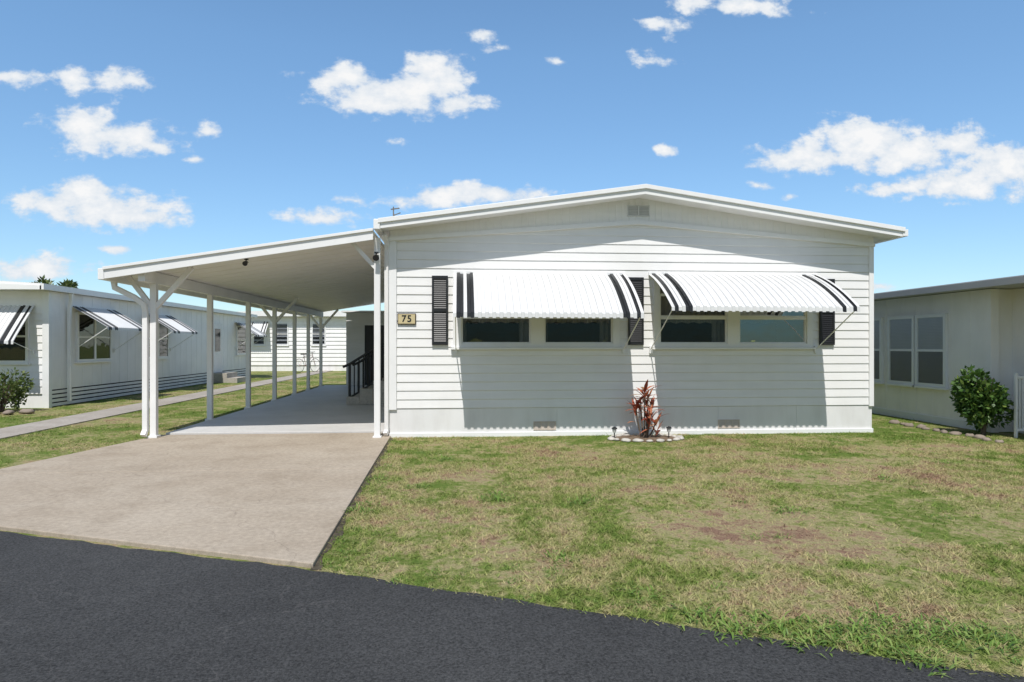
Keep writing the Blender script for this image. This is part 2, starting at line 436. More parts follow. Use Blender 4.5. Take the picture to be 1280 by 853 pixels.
mb.box(2.5, 2.56, 9.7, 12.39, .501, 2.9)
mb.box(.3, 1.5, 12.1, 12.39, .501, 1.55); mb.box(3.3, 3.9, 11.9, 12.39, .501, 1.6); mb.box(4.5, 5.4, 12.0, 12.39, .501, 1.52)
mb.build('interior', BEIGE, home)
# smooth skirt in wide sheets with thin seams
mb = MB(fr); us = [XL, .2, 1.42, 2.64, 3.86, 5.08, XR]
for a, b in zip(us[:-1], us[1:]): mb.box(a+.002, b-.002, -.03, .004, .06, .412)
mb.box(XL, XR, -.04, -.002, .06, .413)
mb.build('skirt', SKIRT, home, recalc=False)
mb = MB(fr); mb.box(XL-.01, XR+.01, -.02, .026, -.08, .062); mb.build('base_strip', TRIM, home, .004)
for a, b in ((XL-.012, XL+.1), (XR-.06, XR+.012)):
    mb = MB(fr); mb.box(a, b, -.03, .038, .40, 2.90); mb.build('corner_trim', TRIM, home, .004)
# gable panel with v-grooves
mb = MB(fr); u = XL
while u < XR-.01:
    v = min(u+.1, XR); q = u+.008
    for a, b, wa, wb in ((u, q, .044, .048), (q, v-.008, .048, .048), (v-.008, v, .048, .044)):
        mb.quad((a, wa, gtrim(a)), (b, wb, gtrim(b)), (b, wb, under(b)+.02), (a, wa, under(a)+.02))
    u = v
mb.build('gable_panel', SIDING, home, recalc=False)
for a, b in ((XL-.012, XC-.001), (XC+.001, XR+.012)):
    mb = MB(fr); mb.prism([(a, gtrim(a)-.045), (b, gtrim(b)-.045), (b, gtrim(b)+.012), (a, gtrim(a)+.012)], .0, .066); mb.build('gable_trim', TRIM, home)
mb = MB(fr); vx0, vx1, vz0, vz1 = 2.46, 2.80, 3.235, 3.40
mb.box(vx0, vx1, .03, .062, vz0, vz0+.015); mb.box(vx0, vx1, .03, .062, vz1-.015, vz1)
for a in (vx0, (vx0+vx1)/2-.008, vx1-.016): mb.box(a, a+.016, .031, .061, vz0+.015, vz1-.015)
for i in range(6):
    z = vz0+.02+i*.023; mb.quad((vx0, .06, z), (vx1, .06, z), (vx1, .05, z+.02), (vx0, .05, z+.02))
mb.build('gable_vent', mk('vent_grey', (.6, .6, .59), .5), home)
# roof
yf, yb = 9.2, 23.9; EL, ER = -1.10, 6.50
mb = MB(); mb.prism([(EL, rooftop(EL)-.11), (XC, rooftop(XC)-.11), (ER, rooftop(ER)-.11), (ER, rooftop(ER)), (XC, rooftop(XC)), (EL, rooftop(EL))], yf, yb)
roof = mb.build('roof', WHITE, home)
mb = MB(); mb.prism([(EL-.0, rooftop(EL)-.125), (XC, rooftop(XC)-.125), (ER, rooftop(ER)-.125), (ER, rooftop(ER)-.05), (XC, rooftop(XC)-.05), (EL, rooftop(EL)-.05)], yf-.022, yf-.001)
mb.build('fascia', TRIM, roof)
mb = MB(); mb.prism([(EL-.03, rooftop(EL)-.055), (XC, rooftop(XC)-.05), (ER+.03, rooftop(ER)-.055), (ER+.03, rooftop(ER)+.008), (XC, rooftop(XC)+.012), (EL-.03, rooftop(EL)+.008)], yf-.05, yf+.02)
mb.build('drip_edge', TRIM, roof, .004)
mb = MB(); mb.box(EL-.09, EL-.002, yf-.04, yb, rooftop(EL)-.14, rooftop(EL)-.0); mb.build('gutter', TRIM, roof, .006)
mb = MB(); mb.box(ER+.002, ER+.085, yf-.03, yb, rooftop(ER)-.12, rooftop(ER)-.02); mb.build('gutter', TRIM, roof, .006)
mb = MB(); ax, ay, az = -1.0, 10.0, rooftop(-1.0)
mb.tube([(ax, ay, az-.05), (ax, ay, az+.33)], .009, 6); mb.tube([(ax-.04, ay, az+.29), (ax+.09, ay, az+.31)], .010, 6); mb.tube([(ax, ay, az+.2), (ax+.1, ay+.05, az+.25)], .008, 6); mb.tube([(ax+.03, ay, az+.1), (ax, ay, az+.25)], .007, 6)
mb.build('antenna', ANTEN, roof)
mb = MB(); mb.tube([(-1.07, 9.42, 2.9), (-1.045, 9.5, 2.8), (-1.045, 9.53, 2.7), (-1.045, 9.53, .12), (-1.06, 9.46, .06)], .04, 4); mb.build('downspout', WHITE, home)

def front_window(Wn, lights, glasses):
    u0, u1, z0, z1 = Wn; mb = MB(fr)
    mb.box(u0-.02, u1+.02, -.08, .046, z0-.0, z0+.055); mb.box(u0-.02, u1+.02, -.08, .046, z1-.055, z1+.02)
    e = [u0-.02]+[q for l in lights for q in l]+[u1+.02]
    for i in range(0, len(e), 2): mb.box(e[i], e[i+1], -.079, .045, z0+.055, z1-.055)
    for (a, b) in lights:
        for z in (1.735, 2.08): mb.box(a, b, -.03, .022, z-.018, z+.018)
        for (p, q) in ((z0+.055, 1.717), (1.753, 2.062)):
            mb.box(a, a+.022, -.02, .016, p, q); mb.box(b-.022, b, -.02, .016, p, q); mb.box(a+.022, b-.022, -.019, .015, p, p+.022)
    w = mb.build('window', TRIM, home)
    for (a, b), gm in zip(lights, glasses):
        for (p, q) in ((z0+.06, 1.73), (1.74, 2.24)):
            m = MB(fr); m.quad((a+.005, -.005, p), (b-.005, -.005, p), (b-.005, -.005, q), (a+.005, -.005, q)); m.build('pane', gm, w, recalc=False)
    m = MB(fr); m.box(u0-.05, u1+.05, .01, .085, z0-.03, z0-.002); m.build('sill', TRIM, w)
    for (a, b) in lights:
        m = MB(fr); n = 40; p, q, zc = a-.02, b+.02, 1.67
        f = lambda i: -.16-.018*math.sin(i*1.9)
        for i in range(n):
            x0, x1 = p+(q-p)*i/n, p+(q-p)*(i+1)/n
            m.quad((x0, f(i), zc+.01*math.sin(i*.9)), (x1, f(i+1), zc+.01*math.sin((i+1)*.9)), (x1, f(i+1), 2.3), (x0, f(i), 2.3))
        m.build('valance', CURT, w, recalc=False)
        for (p, q) in ((a-.04, a+.08), (b-.15, b+.04)):
            m = MB(fr)
            for i in range(10):
                x0, x1 = p+(q-p)*i/10, p+(q-p)*(i+1)/10
                f2 = lambda i: -.2-.02*math.sin(i*1.7)
                m.quad((x0, f2(i), 1.2), (x1, f2(i+1), 1.2), (x1, f2(i+1), 2.3), (x0, f2(i), 2.3))
            m.build('curtain', CURT, w, recalc=False)
    return w
front_window(W1, [(.02, 1.03), (1.23, 2.25)], [GLASS, GLASS])
front_window(W2, [(2.958, 3.99), (4.175, 5.23)], [GLASS, GLASS3])
for a, b in ((-.404, -.174), (2.481, 2.71), (5.43, 5.66)): shutter(home, fr, a, b, 1.335, 2.335)
awning(home, fr, -.09, 2.44, 2.375, 1.70, 1.0, label='striped awning over the left window pair', armz=1.27)
awning(home, fr, 2.79, 5.40, 2.385, 1.79, 1.07, label='striped awning over the right window pair', armz=1.27)
for a, b in ((1.074, 1.405), (3.856, 4.19)):
    mb = MB(fr); z0, z1 = .085, .215
    mb.box(a, b, .0, .014, z0, z0+.012); mb.box(a, b, .0, .014, z1-.012, z1)
    for i in range(4):
        u = a+(b-a-.016)*i/3; mb.box(u, u+.016, .001, .013, z0+.012, z1-.012)
    for i in range(5):
        z = z0+.015+i*.021; mb.quad((a+.01, .012, z), (b-.01, .012, z), (b-.01, .005, z+.017), (a+.01, .005, z+.017))
    mb.build('skirt_vent', VENT, home)
# number plaque
sg = thing('house_number_sign', 'small tan plaque with dark rim reading 75 on the white siding', 'sign', (-.765, D-.03, 1.64))
mb = MB(fr); mb.box(-.897, -.633, .019, .041, 1.63, 1.79); mb.build('rim', BROWN, sg, .003)
mb = MB(fr); mb.box(-.885, -.645, .041, .045, 1.642, 1.778); mb.build('plate', TAN, sg)
cu = bpy.data.curves.new('digits', 'FONT'); cu.body = '75'; cu.size = .135; cu.align_x = 'CENTER'; cu.align_y = 'CENTER'; cu.extrude = .002; cu.space_character = 1.15; cu.offset = .002
to = bpy.data.objects.new('digits_curve', cu); C.objects.link(to)
me = bpy.data.meshes.new_from_object(to); bpy.data.objects.remove(to)
me.materials.clear(); me.materials.append(BLACK)
t = bpy.data.objects.new('digits', me); C.objects.link(t); t.rotation_euler = (PI/2, 0, 0)
t.location = Vector((-.765, D-.048, 1.71))-wloc(sg); t.parent = sg

# ------------------------------------------------------------------ carport
cp = thing('carport', 'white flat carport roof on slim white posts over the driveway, left of the mobile home', 'carport', (-2.9, 9.6, 0))
CL, CR = -4.74, -1.195
def ctop(x): return 2.36+.16*(x+4.74)
mb = MB(); mb.prism([(CL, ctop(CL)-.07), (CR, ctop(CR)-.07), (CR, ctop(CR)-.01), (CL, ctop(CL)-.01)], 9.2, 21.0)
croof = mb.build('roof', CEIL, cp)
y = 9.5
mb = MB()
while y < 20.9:
    mb.prism([(CL+.02, ctop(CL+.02)-.076), (CR, ctop(CR)-.076), (CR, ctop(CR)-.0705), (CL+.02, ctop(CL+.02)-.0705)], y, y+.018); y += .41
o = mb.build('ceiling_seam', CEIL, croof); o['kind'] = 'stuff'
mb = MB(); mb.prism([(CL, ctop(CL)-.14), (CR-.0, ctop(CR)-.14), (CR-.0, ctop(CR)), (CL, ctop(CL))], 9.165, 9.199)
mb.build('fascia', TRIM, croof, .003)
mb = MB(); mb.prism([(CL-.01, ctop(CL)-.02), (CR-.0, ctop(CR)-.02), (CR-.0, ctop(CR)+.018), (CL-.01, ctop(CL)+.018)], 9.14, 9.23)
mb.build('drip_edge', TRIM, croof, .003)
mb = MB(); mb.box(CL-.08, CL-.001, 9.16, 21.0, ctop(CL)-.15, ctop(CL)+.0); mb.build('gutter', TRIM, croof, .006)
PX = -4.30
mb = MB(); mb.box(PX-.045, PX+.045, 9.25, 20.9, 2.20, ctop(PX)-.072); mb.build('beam', WHITE, cp)
PY = [9.62, 11.7, 13.75, 15.65, 17.5, 19.05, 20.75]
for i, y in enumerate(PY):
    mb = MB(); mb.box(PX-.042, PX+.042, y-.042, y+.042, 0, 2.20); mb.box(PX-.065, PX+.065, y-.065, y+.065, 0, .062); mb.build('post', WHITE, cp, .005)
    if i in (0, 3, 6):
        for sx, dx in ((1, .52), (-1, .34)):
            mb = MB(); e = PX+sx*dx
            mb.bar((PX+sx*.02, y, 1.86), (e, y, ctop(e)-.085), .036); mb.build('brace', WHITE, cp)
mb = MB(); mb.tube([(CL-.04, 9.5, ctop(CL)-.14), (CL-.03, 9.5, 2.13), (PX-.22, 9.52, 2.0), (PX-.10, 9.54, 1.9), (PX-.088, 9.56, 1.8), (PX-.088, 9.56, .15), (PX-.09, 9.5, .07)], .046, 4); mb.build('downspout', WHITE, cp)
RX = -1.165
mb = MB(); mb.box(RX-.042, RX+.042, 9.36, 9.44, 0, ctop(RX)-.085); mb.box(RX-.06, RX+.06, 9.34, 9.46, 0, .05); mb.build('post', WHITE, cp, .005)
mb = MB(); mb.bar((RX-.02, 9.4, 2.42), (RX-.36, 9.4, ctop(RX-.36)-.085), .032); mb.build('brace', WHITE, cp)
mb = MB()
pts = [(CL+.3+.32*i, 9.34, ctop(CL+.3+.32*i)-.085-.02*abs(math.sin(i*1.57))) for i in range(11)]
mb.tube(pts, .006, 5); mb.build('cable', GALV, cp)
def floodlight(loc, label, s=1):
    t = thing('floodlight', label, 'light', loc)
    x, y, z = loc
    mb = MB(); mb.box(x-.035*s, x+.035*s, y-.03, y+.03, z+.05*s, z+.075*s); mb.tube([(x, y, z+.06*s), (x, y-.03, z)], .012*s, 6); mb.build('mount', BLACK, t)
    mb = MB(); mb.tube([(x, y+.03, z), (x, y-.05*s, z-.02*s), (x, y-.11*s, z-.05*s)], .05*s, 12, rs=[.03*s, .045*s, .06*s]); mb.build('lamp_head', BLACK, t, smooth=False)
    return t
xx, yy, zz = atY(308, 333, 9.6); floodlight((xx, yy, ctop(xx)-.12), 'small black floodlight under the middle of the carport roof front', .6)
floodlight((RX, 9.31, 2.58), 'black floodlight on the carport post beside the house corner', .75)

# steps with rail
st = thing('entry_steps', 'low concrete entry steps with black metal railing under the carport beside the house', 'steps', (-1.8, 15.2, .055))
SY = 14.2
for i in range(3):
    mb = MB(); mb.box(-2.42+.28*i, (-2.42+.28*(i+1)-.002) if i < 2 else -1.0, SY+.05, SY+1.4, .056, .056+.17*(i+1)); mb.build('step', STEPC, st, .008)
for y in (SY+.1, SY+1.35):
    mb = MB()
    mb.tube([(-2.5, y, .86), (-2.36, y, .92), (-1.80, y, 1.27), (-1.03, y, 1.27)], .03, 8)
    mb.tube([(-2.36, y, .2), (-1.80, y, .55), (-1.03, y, .55)], .02, 6)
    mb.tube([(-2.36, y, .06), (-2.36, y, .92)], .028, 6); mb.tube([(-1.80, y, .5), (-1.80, y, 1.27)], .028, 6)
    for k in range(1, 6):
        x = -2.36+k*.1
        if x > -1.85: break
        f_ = (x+2.36)/.56; mb.tube([(x, y, .2+.35*f_), (x, y, .92+.35*f_)], .014, 5)
    for k in range(1, 7): mb.tube([(-1.80+k*.11, y, .55), (-1.80+k*.11, y, 1.27)], .014, 5)
    mb.build('railing', BLACK, st)
# shed at the end of the carport
sh = thing('shed', 'white utility shed with a dark doorway closing the back end of the carport', 'shed', (-2.3, 21.3, 0))
mb = MB(front(21.3)); siding(mb, -3.62, -1.02, 0, 2.36, .15, [(-3.1, -2.2, .0, 2.02)]); mb.build('wall', SIDING, sh, recalc=False)
mb = MB(); mb.quad((-3.61, 21.3, 0), (-3.61, 24, 0), (-3.61, 24, 2.4), (-3.61, 21.3, 2.4)); mb.build('side_wall', SIDING, sh, recalc=False)
mb = MB(); mb.quad((-3.61, 24, 0), (-1.02, 24, 0), (-1.02, 24, 2.4), (-3.61, 24, 2.4)); mb.build('back_wall', SIDING, sh, recalc=False)
mb = MB(); mb.box(-3.75, -1.02, 21.12, 24.1, 2.37, 2.42); mb.build('roof', WHITE, sh)
mb = MB(front(21.3)); mb.box(-3.1, -3.04, -.03, .035, 0, 2.02); mb.box(-2.26, -2.2, -.03, .035, 0, 2.02); mb.box(-3.04, -2.26, -.03, .035, 1.96, 2.02); fr_ = mb.build('door', TRIM, sh)
mb = MB(front(21.3)); mb.box(-3.04, -2.26, -.025, -.005, .06, 1.96); mb.build('door_panel', mk('screen_dark', (.05, .052, .055), .6, .1, 5), fr_)
mb = MB(front(21.3)); mb.tube([(-2.36, .0, 1.0), (-2.36, .05, 1.0), (-2.46, .05, 1.0)], .012, 6); mb.build('handle', GALV, fr_)

# ------------------------------------------------------------------ left neighbour
ln = thing('mobile_home', 'long white flat-roofed mobile home beyond the concrete path at the left edge', 'house', (-11, 15, 0))
LX, LY, LB = -8.66, 14.6, 28.0
lf, le = front(LY), east(LX)
mb = MB(lf); siding(mb, -14, LX, .3, 2.47, .15); mb.build('wall', NEIGH, ln, recalc=False)
mb = MB(le); mb.box(LY, LB, -.1, 0, .38, 2.47)
y = LY+.4
while y < LB: mb.box(y, y+.015, -.001, .005, .38, 2.47); y += .41
mb.build('side_wall', NEIGH, ln)
mb = MB(); mb.box(-14, LX-.1, LB-.1, LB, 0, 2.47); mb.build('back_wall', NEIGH, ln)
mb = MB(lf); mb.box(-14, LX-.01, -.06, -.01, 0, .3)
mb.tf = le
for i in range(4): mb.box(LY, LB, -.03, -.005, .02+i*.09, .02+i*.09+.062)
mb.mi = 1; mb.box(LY+.02, LB-.02, -.09, -.06, 0, .38)
mb.build('skirt', [NEIGH, DARK], ln)
mb = MB(le); mb.box(LY-.03, LY+.08, -.12, .012, .0, 2.47); mb.build('corner_trim', TRIM, ln)
OV = .1
mb = MB(); mb.prism([(-14.3, 2.48), (LX+OV, 2.48), (LX+OV, 2.6), (-11.3, 2.74), (-14.3, 2.62)], LY-.45, LB+.3); lr = mb.build('roof', WHITE, ln)
mb = MB(); mb.prism([(-14.3, 2.47), (LX+OV+.03, 2.47), (LX+OV+.03, 2.55), (-11.3, 2.69), (-14.3, 2.57)], LY-.48, LY-.4515); mb.build('fascia', TRIM, lr)
mb = MB(); mb.box(LX+OV+.002, LX+OV+.08, LY-.48, LB+.3, 2.47, 2.59); mb.build('gutter', TRIM, lr)
mb = MB(); mb.tube([(LX+OV+.04, LY+.55, 2.47), (LX+.1, LY+.6, 2.3), (LX+.07, LY+.6, 2.15), (LX+.07, LY+.6, .1)], .045, 4); mb.build('downspout', WHITE, ln)
plain_window(ln, le, 15.55, 17.0, .95, 2.08, 2, 0)
plain_window(ln, le, 18.9, 20.2, .95, 2.08, 2, .5)
plain_window(ln, le, 26.2, 27.3, .95, 2.08, 1, .5)
plain_window(ln, lf, -10.9, -9.05, .95, 2.08, 2, .3)
SW = ((.04, .18), (.29, .44))
awning(ln, le, 15.35, 17.2, 2.2, 1.68, .78, .09, 'near awning on the side wall', 1.2, .05, .01, True, SW)
awning(ln, le, 18.7, 20.4, 2.2, 1.66, .78, .09, None, 1.2, .05, .01, True, SW)
awning(ln, le, 26.0, 27.5, 2.2, 1.66, .78, .09, None, 1.2, .05, .01, True, SW)
awning(ln, lf, -11.1, -8.93, 2.17, 1.36, .67, .09, 'steep awning on the front wall', 1.2, .05, .01)
mb = MB(le); mb.box(23.7, 24.6, .0, .045, .35, 2.1); dr = mb.build('door', mk('door_white', (.74, .73, .71), .45), ln)
mb = MB(le); mb.box(23.9, 24.4, .045, .052, 1.1, 1.9); mb.build('pane', mk('dark_glass', (.03, .035, .04), .1, .1, 2), dr)
mb = MB(le); mb.box(23.6, 24.7, .02, .9, 0, .17); mb.box(23.6, 24.7, .02, .55, .17, .34); mb.build('step', STEPC, ln)
# far neighbour
fn = thing('mobile_home', 'distant white sided house with dark windows seen through the carport posts', 'house', (-8, 34, 0))
FY = 34.0; ff = front(FY)
mb = MB(ff); siding(mb, -13.5, -2, .3, 2.75, .2, (), None, .035, .004); mb.build('wall', NEIGH, fn, recalc=False)
mb = MB(); mb.box(-13.5, -2, FY+.01, FY+6, 0, 2.74); mb.build('side_wall', NEIGH, fn)
mb = MB(); mb.prism([(-13.9, 2.76), (-1.6, 2.76), (-1.6, 2.88), (-7.7, 3.1), (-13.9, 2.88)], FY-.4, FY+6.3); mb.build('roof', WHITE, fn)
for a, b in ((-10.4, -9.8), (-9.4, -8.65), (-7.5, -6.8)): plain_window(fn, ff, a, b, 1.3, 2.45, 1, .4)
awning(fn, ff, -10.6, -9.6, 2.5, 1.9, .6, .1, None, None, .05)

# ------------------------------------------------------------------ right neighbour
rn = thing('mobile_home', 'grey-white flat-roofed home with white sash windows at the right edge', 'house', (10, 10, 0))
RX0 = 8.07; rw = west(RX0)
mb = MB(rw); mb.box(9.45, 20, -.1, 0, 0, 2.19)
y = 9.8
while y < 20: mb.box(y, y+.012, -.001, .004, .05, 2.19); y += .41
mb.build('wall', GREYW, rn)
mb = MB(rw); mb.box(5.2, 9.45, -.5, -.4, 0, 2.19)
for y in (6.0, 7.2, 8.3): mb.box(y, y+.05, -.401, -.37, .1, 2.19)
mb.build('porch_wall', GREYW, rn)
mb = MB(); mb.box(RX0+.1, RX0+.5, 9.45, 9.55, 0, 2.19); mb.build('return_wall', GREYW, rn)
mb = MB(); mb.box(RX0+.1, 14, 19.9, 20, 0, 2.19); mb.build('end_wall', GREYW, rn)
mb = MB(rw); mb.box(9.38, 9.5, -.12, .012, 0, 2.19); mb.build('corner_trim', GREYW, rn, .004)
mb = MB(); mb.prism([(RX0-.33, 2.2), (14, 2.2), (14, 2.55), (RX0-.33, 2.3)], 4.9, 20.4); rr = mb.build('roof', ROOFG, rn)
mb = MB(); mb.box(RX0-.40, RX0-.331, 4.9, 20.4, 2.18, 2.285); mb.build('gutter', mk('gutter_grey', (.36, .36, .36), .4), rr, .006)
plain_window(rn, rw, 10.27, 11.0, .62, 1.86, 1, .48, gm=GLASS4, bm_=PALEBL)
plain_window(rn, rw, 11.03, 11.75, .62, 1.86, 1, .48, gm=GLASS4, bm_=PALEBL)
plain_window(rn, rw, 11.93, 12.5, .62, 1.86, 1, .48, gm=GLASS4, bm_=PALEBL)
mb = MB(rw); mb.box(9.52, 20, .0, .02, .0, .12); mb.build('base_strip', TRIM, rn)
fe = thing('picket_fence', 'low white picket railing beside the green bush at the right edge', 'fence', (8.2, 8.8, 0))
lf2 = front(8.8)
mb = MB(lf2); mb.box(7.925, 7.955, -.02, .02, 0, .93); mb.build('post', TRIM, fe, .004)
for a, b in ((.10, .14), (.85, .89)):
    mb = MB(lf2); mb.box(7.956, 8.46, -.018, .018, a, b); mb.build('rail', TRIM, fe, .004)
for i in range(10):
    mb = MB(lf2); u = 7.985+i*.048; mb.box(u, u+.018, -.011, .011, .141, .849); mb.build('picket', TRIM, fe)

# ------------------------------------------------------------------ plants
def blob_points(c, rad, n, k, c0=.25, c1=.95):
    P = []; O = []
    cs = rng.normal(size=(k, 3)); cs = unit(cs)*rng.uniform(c0, c1, (k, 1))
    for i in range(k):
        q = unit(rng.normal(size=(n//k, 3)))*rng.uniform(.4, 1, (n//k, 1))**.5*rng.uniform(.2, .45)
        P.append(cs[i]+q); O.append(cs[i]*.6+q)
    P = np.concatenate(P)*np.array(rad); O = np.concatenate(O)
    return P+np.array(c), O
def bush(label, x, y, r, h, n, mat, leaf=.07, k=22, c1=.95):
    t = thing('bush', label, 'bush', (x, y, 0))
    mb = MB()
    for i in range(9):
        a = i*2.4; q = .55*r*random.uniform(.4, 1)
        mb.tube([(x+.02*math.cos(a), y+.02*math.sin(a), 0), (x+q*.4*math.cos(a), y+q*.4*math.sin(a), h*.4), (x+q*math.cos(a), y+q*math.sin(a), h*.85)], .012, 5, rs=[.014, .009, .004])
    mb.build('stem', BARK, t)
    P, O = blob_points((x, y, h*.5), (r, r, h*.5), n, k, .25, c1); P[:, 2] = np.maximum(P[:, 2], .03)
    leaf_cloud('foliage', P, leaf, leaf*.28, mat, t, O)
    return t
bush('glossy green bush in front of the grey-white house at the right edge', 7.74, 9.15, .37, 1.0, 3600, LEAF, .085, 32, .8)
bush('sparse pale green shrub at the front corner of the left white home', -9.05, 13.75, .55, .85, 1500, LEAF2, .09)
def tree(label, x, y, z0, rad, n):
    t = thing('tree', label, 'tree', (x, y, 0)); mb = MB()
    mb.tube([(x, y, 0), (x+.1, y, z0*.5), (x, y, z0)], .12, 8, rs=[.16, .11, .07])
    for i in range(7):
        a = i*.9; mb.tube([(x, y, z0*.75), (x+rad[0]*.4*math.cos(a), y+rad[1]*.4*math.sin(a), z0), (x+rad[0]*.8*math.cos(a), y+rad[1]*.8*math.sin(a), z0+rad[2]*.4)], .04, 5, rs=[.05, .03, .012])
    mb.build('trunk', BARK, t)
    P, O = blob_points((x, y, z0+rad[2]*.2), rad, n, 14)
    leaf_cloud('crown', P, .24, .06, LEAF2, t, O)
tree('small tree top showing over the left roof, nearest the picture edge', -19.3, 32, 3.8, (.36, .5, .55), 320)
tree('small tree top showing over the left roof, beside the taller one', -18.7, 33, 3.75, (.34, .5, .5), 280)

# red plant in stone ring
px_, py_ = 2.62, 9.16
ti = thing('ti_plant', 'red-leaved ti plant growing against the house front inside a ring of pale stones', 'plant', (px_, py_, 0))
mb = MB(); heads = []
for i, (dx, dy, hh) in enumerate(((0, 0, .68), (.09, .03, .52), (-.1, .02, .46), (.03, -.06, .34), (.13, -.03, .28), (-.04, .03, .58), (.05, .02, .64))):
    p2 = (px_+dx*1.2, py_+dy*1.5, hh); mb.tube([(px_+dx*.4, py_+dy*.4, 0), (px_+dx*.9, py_+dy, hh*.5), p2], .012, 6, rs=[.014, .011, .009]); heads.append(p2)
mb.build('stem', BARK, ti)
mb = MB()
for hx, hy, hz in heads:
    for k in range(12):
        a = k*2.399+random.random(); el = random.uniform(.05, 1.3); Ln = random.uniform(.16, .31)
        d0 = Vector((math.cos(a)*math.cos(el), math.sin(a)*math.cos(el), math.sin(el)))
        sd = Vector((-math.sin(a), math.cos(a), 0)); p = Vector((hx, hy, hz-.24*random.random()**1.5))
        pts = []; cur = p.copy(); dd = d0.copy()
        for j, w in enumerate((.006, .022, .027, .016, .001)):
            pts += [tuple(cur-sd*w), tuple(cur+Vector((0, 0, -w*.25))), tuple(cur+sd*w)]
            cur = cur+dd*(Ln/4); dd = (dd+Vector((0, 0, -.22))).normalized()
        mb.add(pts, [f for j in range(4) for f in ((3*j, 3*j+1, 3*j+4, 3*j+3), (3*j+1, 3*j+2, 3*j+5, 3*j+4))])
mb.build('foliage', TI, ti, recalc=False, smooth=True)
mb = MB(); mb.slab([(px_+.48*math.cos(a), py_-.02+.3*math.sin(a)) for a in np.linspace(0, 2*PI, 25)[:-1]], -.02, .018); tag(mb.build('planting_bed', MULCH), kind='structure')
def stone_mesh():
    bm = bmesh.new(); bmesh.ops.create_icosphere(bm, subdivisions=2, radius=1)
    for v in bm.verts:
        v.co *= 1+random.uniform(-.16, .16); v.co.x *= 1.3; v.co.z = max(v.co.z*.75, -.3)
    me = bpy.data.meshes.new('edging_stone'); bm.to_mesh(me); bm.free(); me.polygons.foreach_set('use_smooth', [True]*len(me.polygons))
    return me
sm = [stone_mesh() for _ in range(4)]
for m in sm: m.materials.append(STONE)
for i in range(19):
    a = 2*PI*i/19
    o = bpy.data.objects.new('edging_stone', sm[i % 4]); C.objects.link(o)
    o.location = (px_+.5*math.cos(a)+random.uniform(-.02, .02), py_-.02+.31*math.sin(a)+random.uniform(-.015, .015), .016); o.rotation_euler = (0, 0, a+PI/2+random.uniform(-.4, .4))
    s = random.uniform(.032, .056); o.scale = (s*1.15, s, s*.8)
    tag(o, 'pale rough stone in the ring around the red-leaved plant', 'stone', 'stones ringing the red plant')
sm2 = [stone_mesh() for _ in range(3)]
for m in sm2: m.materials.append(REDSTONE)
for i in range(12):
    t_ = i/11; o = bpy.data.objects.new('edging_stone', sm2[i % 3]); C.objects.link(o)
    o.location = (7.36+random.uniform(-.04, .04), 8.4+t_*2.2, .01); o.rotation_euler = (0, 0, random.uniform(0, 6)); s = random.uniform(.04, .07); o.scale = (s, s, s)
    tag(o, 'tan stone in the row edging the bed under the right-hand bush', 'stone', 'stones edging the right bed')
for i, (x, y, q) in enumerate(((-9.3, 13.1, .11), (-8.95, 13.2, .13), (-8.6, 13.25, .09), (-8.35, 13.4, .1))):
    o = bpy.data.objects.new('edging_stone', sm2[i % 3]); C.objects.link(o); o.location = (x, y, .04); o.scale = (q*1.2, q, q*.8); o.rotation_euler = (0, 0, i)
    tag(o, 'brown stone on the ground in front of the pale shrub by the left home', 'stone', 'stones by the left shrub')
def glight(px, label):
    x, y, _ = atY(px, 540, 9.12)
    t = thing('garden_light', label, 'garden light', (x, y, 0))
    mb = MB(); mb.tube([(x, y, 0), (x, y, .1)], .008, 6); mb.build('stake', BLACK, t)
    mb = MB(); mb.tube([(x, y, .1), (x, y, .13), (x, y, .15)], .03, 10, rs=[.022, .03, .03]); mb.build('lamp', mk('lamp_glass', (.5, .5, .48), .2), t)
    mb = MB(); mb.tube([(x, y, .151), (x, y, .165), (x, y, .18)], .03, 12, rs=[.042, .036, .008]); mb.build('cap', BLACK, t)
glight(768, 'little stake garden light left of the red plant'); glight(836, 'little stake garden light right of the red plant')

# bicycle far away
bk = thing('bicycle', 'bicycle parked in front of the distant house beyond the carport', 'bicycle', (0, 0, 0))
for x in (-.52, .52):
    mb = MB(); mb.tube([(x+.32*math.cos(a), 0, .34+.32*math.sin(a)) for a in np.linspace(0, 2*PI, 29)[:-1]], .013, 6, True)
    w = mb.build('wheel', RUB, bk)
    mb = MB()
    for a in np.linspace(0, PI, 8)[:-1]: mb.tube([(x+.31*math.cos(a), 0, .34+.31*math.sin(a)), (x-.31*math.cos(a), 0, .34-.31*math.sin(a))], .003, 4)
    mb.build('spokes', GALV, w)
mb = MB()
for p, q in (((-.52, 0, .34), (-.1, 0, .32)), ((-.52, 0, .34), (-.2, 0, .78)), ((-.1, 0, .32), (-.22, 0, .86)), ((-.1, 0, .32), (.34, 0, .78)), ((-.2, 0, .78), (.33, 0, .84)), ((.32, 0, .92), (.52, 0, .34))): mb.tube([p, q], .013, 6)
mb.build('frame', STEEL, bk)
mb = MB(); mb.tube([(.22, -.28, 1.0), (.32, -.12, .98), (.32, .12, .98), (.22, .28, 1.0)], .014, 6); mb.tube([(.32, 0, .9), (.32, 0, .98)], .014, 6); mb.build('handlebar', BLACK, bk)
mb = MB(); mb.slab([(-.36, -.08), (-.36, .08), (-.2, .05), (-.06, .02), (-.06, -.02), (-.2, -.05)], .86, .92); mb.build('saddle', BLACK, bk, .01)
bx, by = atG(384, 466); bk.location = (bx, by, 0); bk.rotation_euler = (0, 0, math.radians(58))

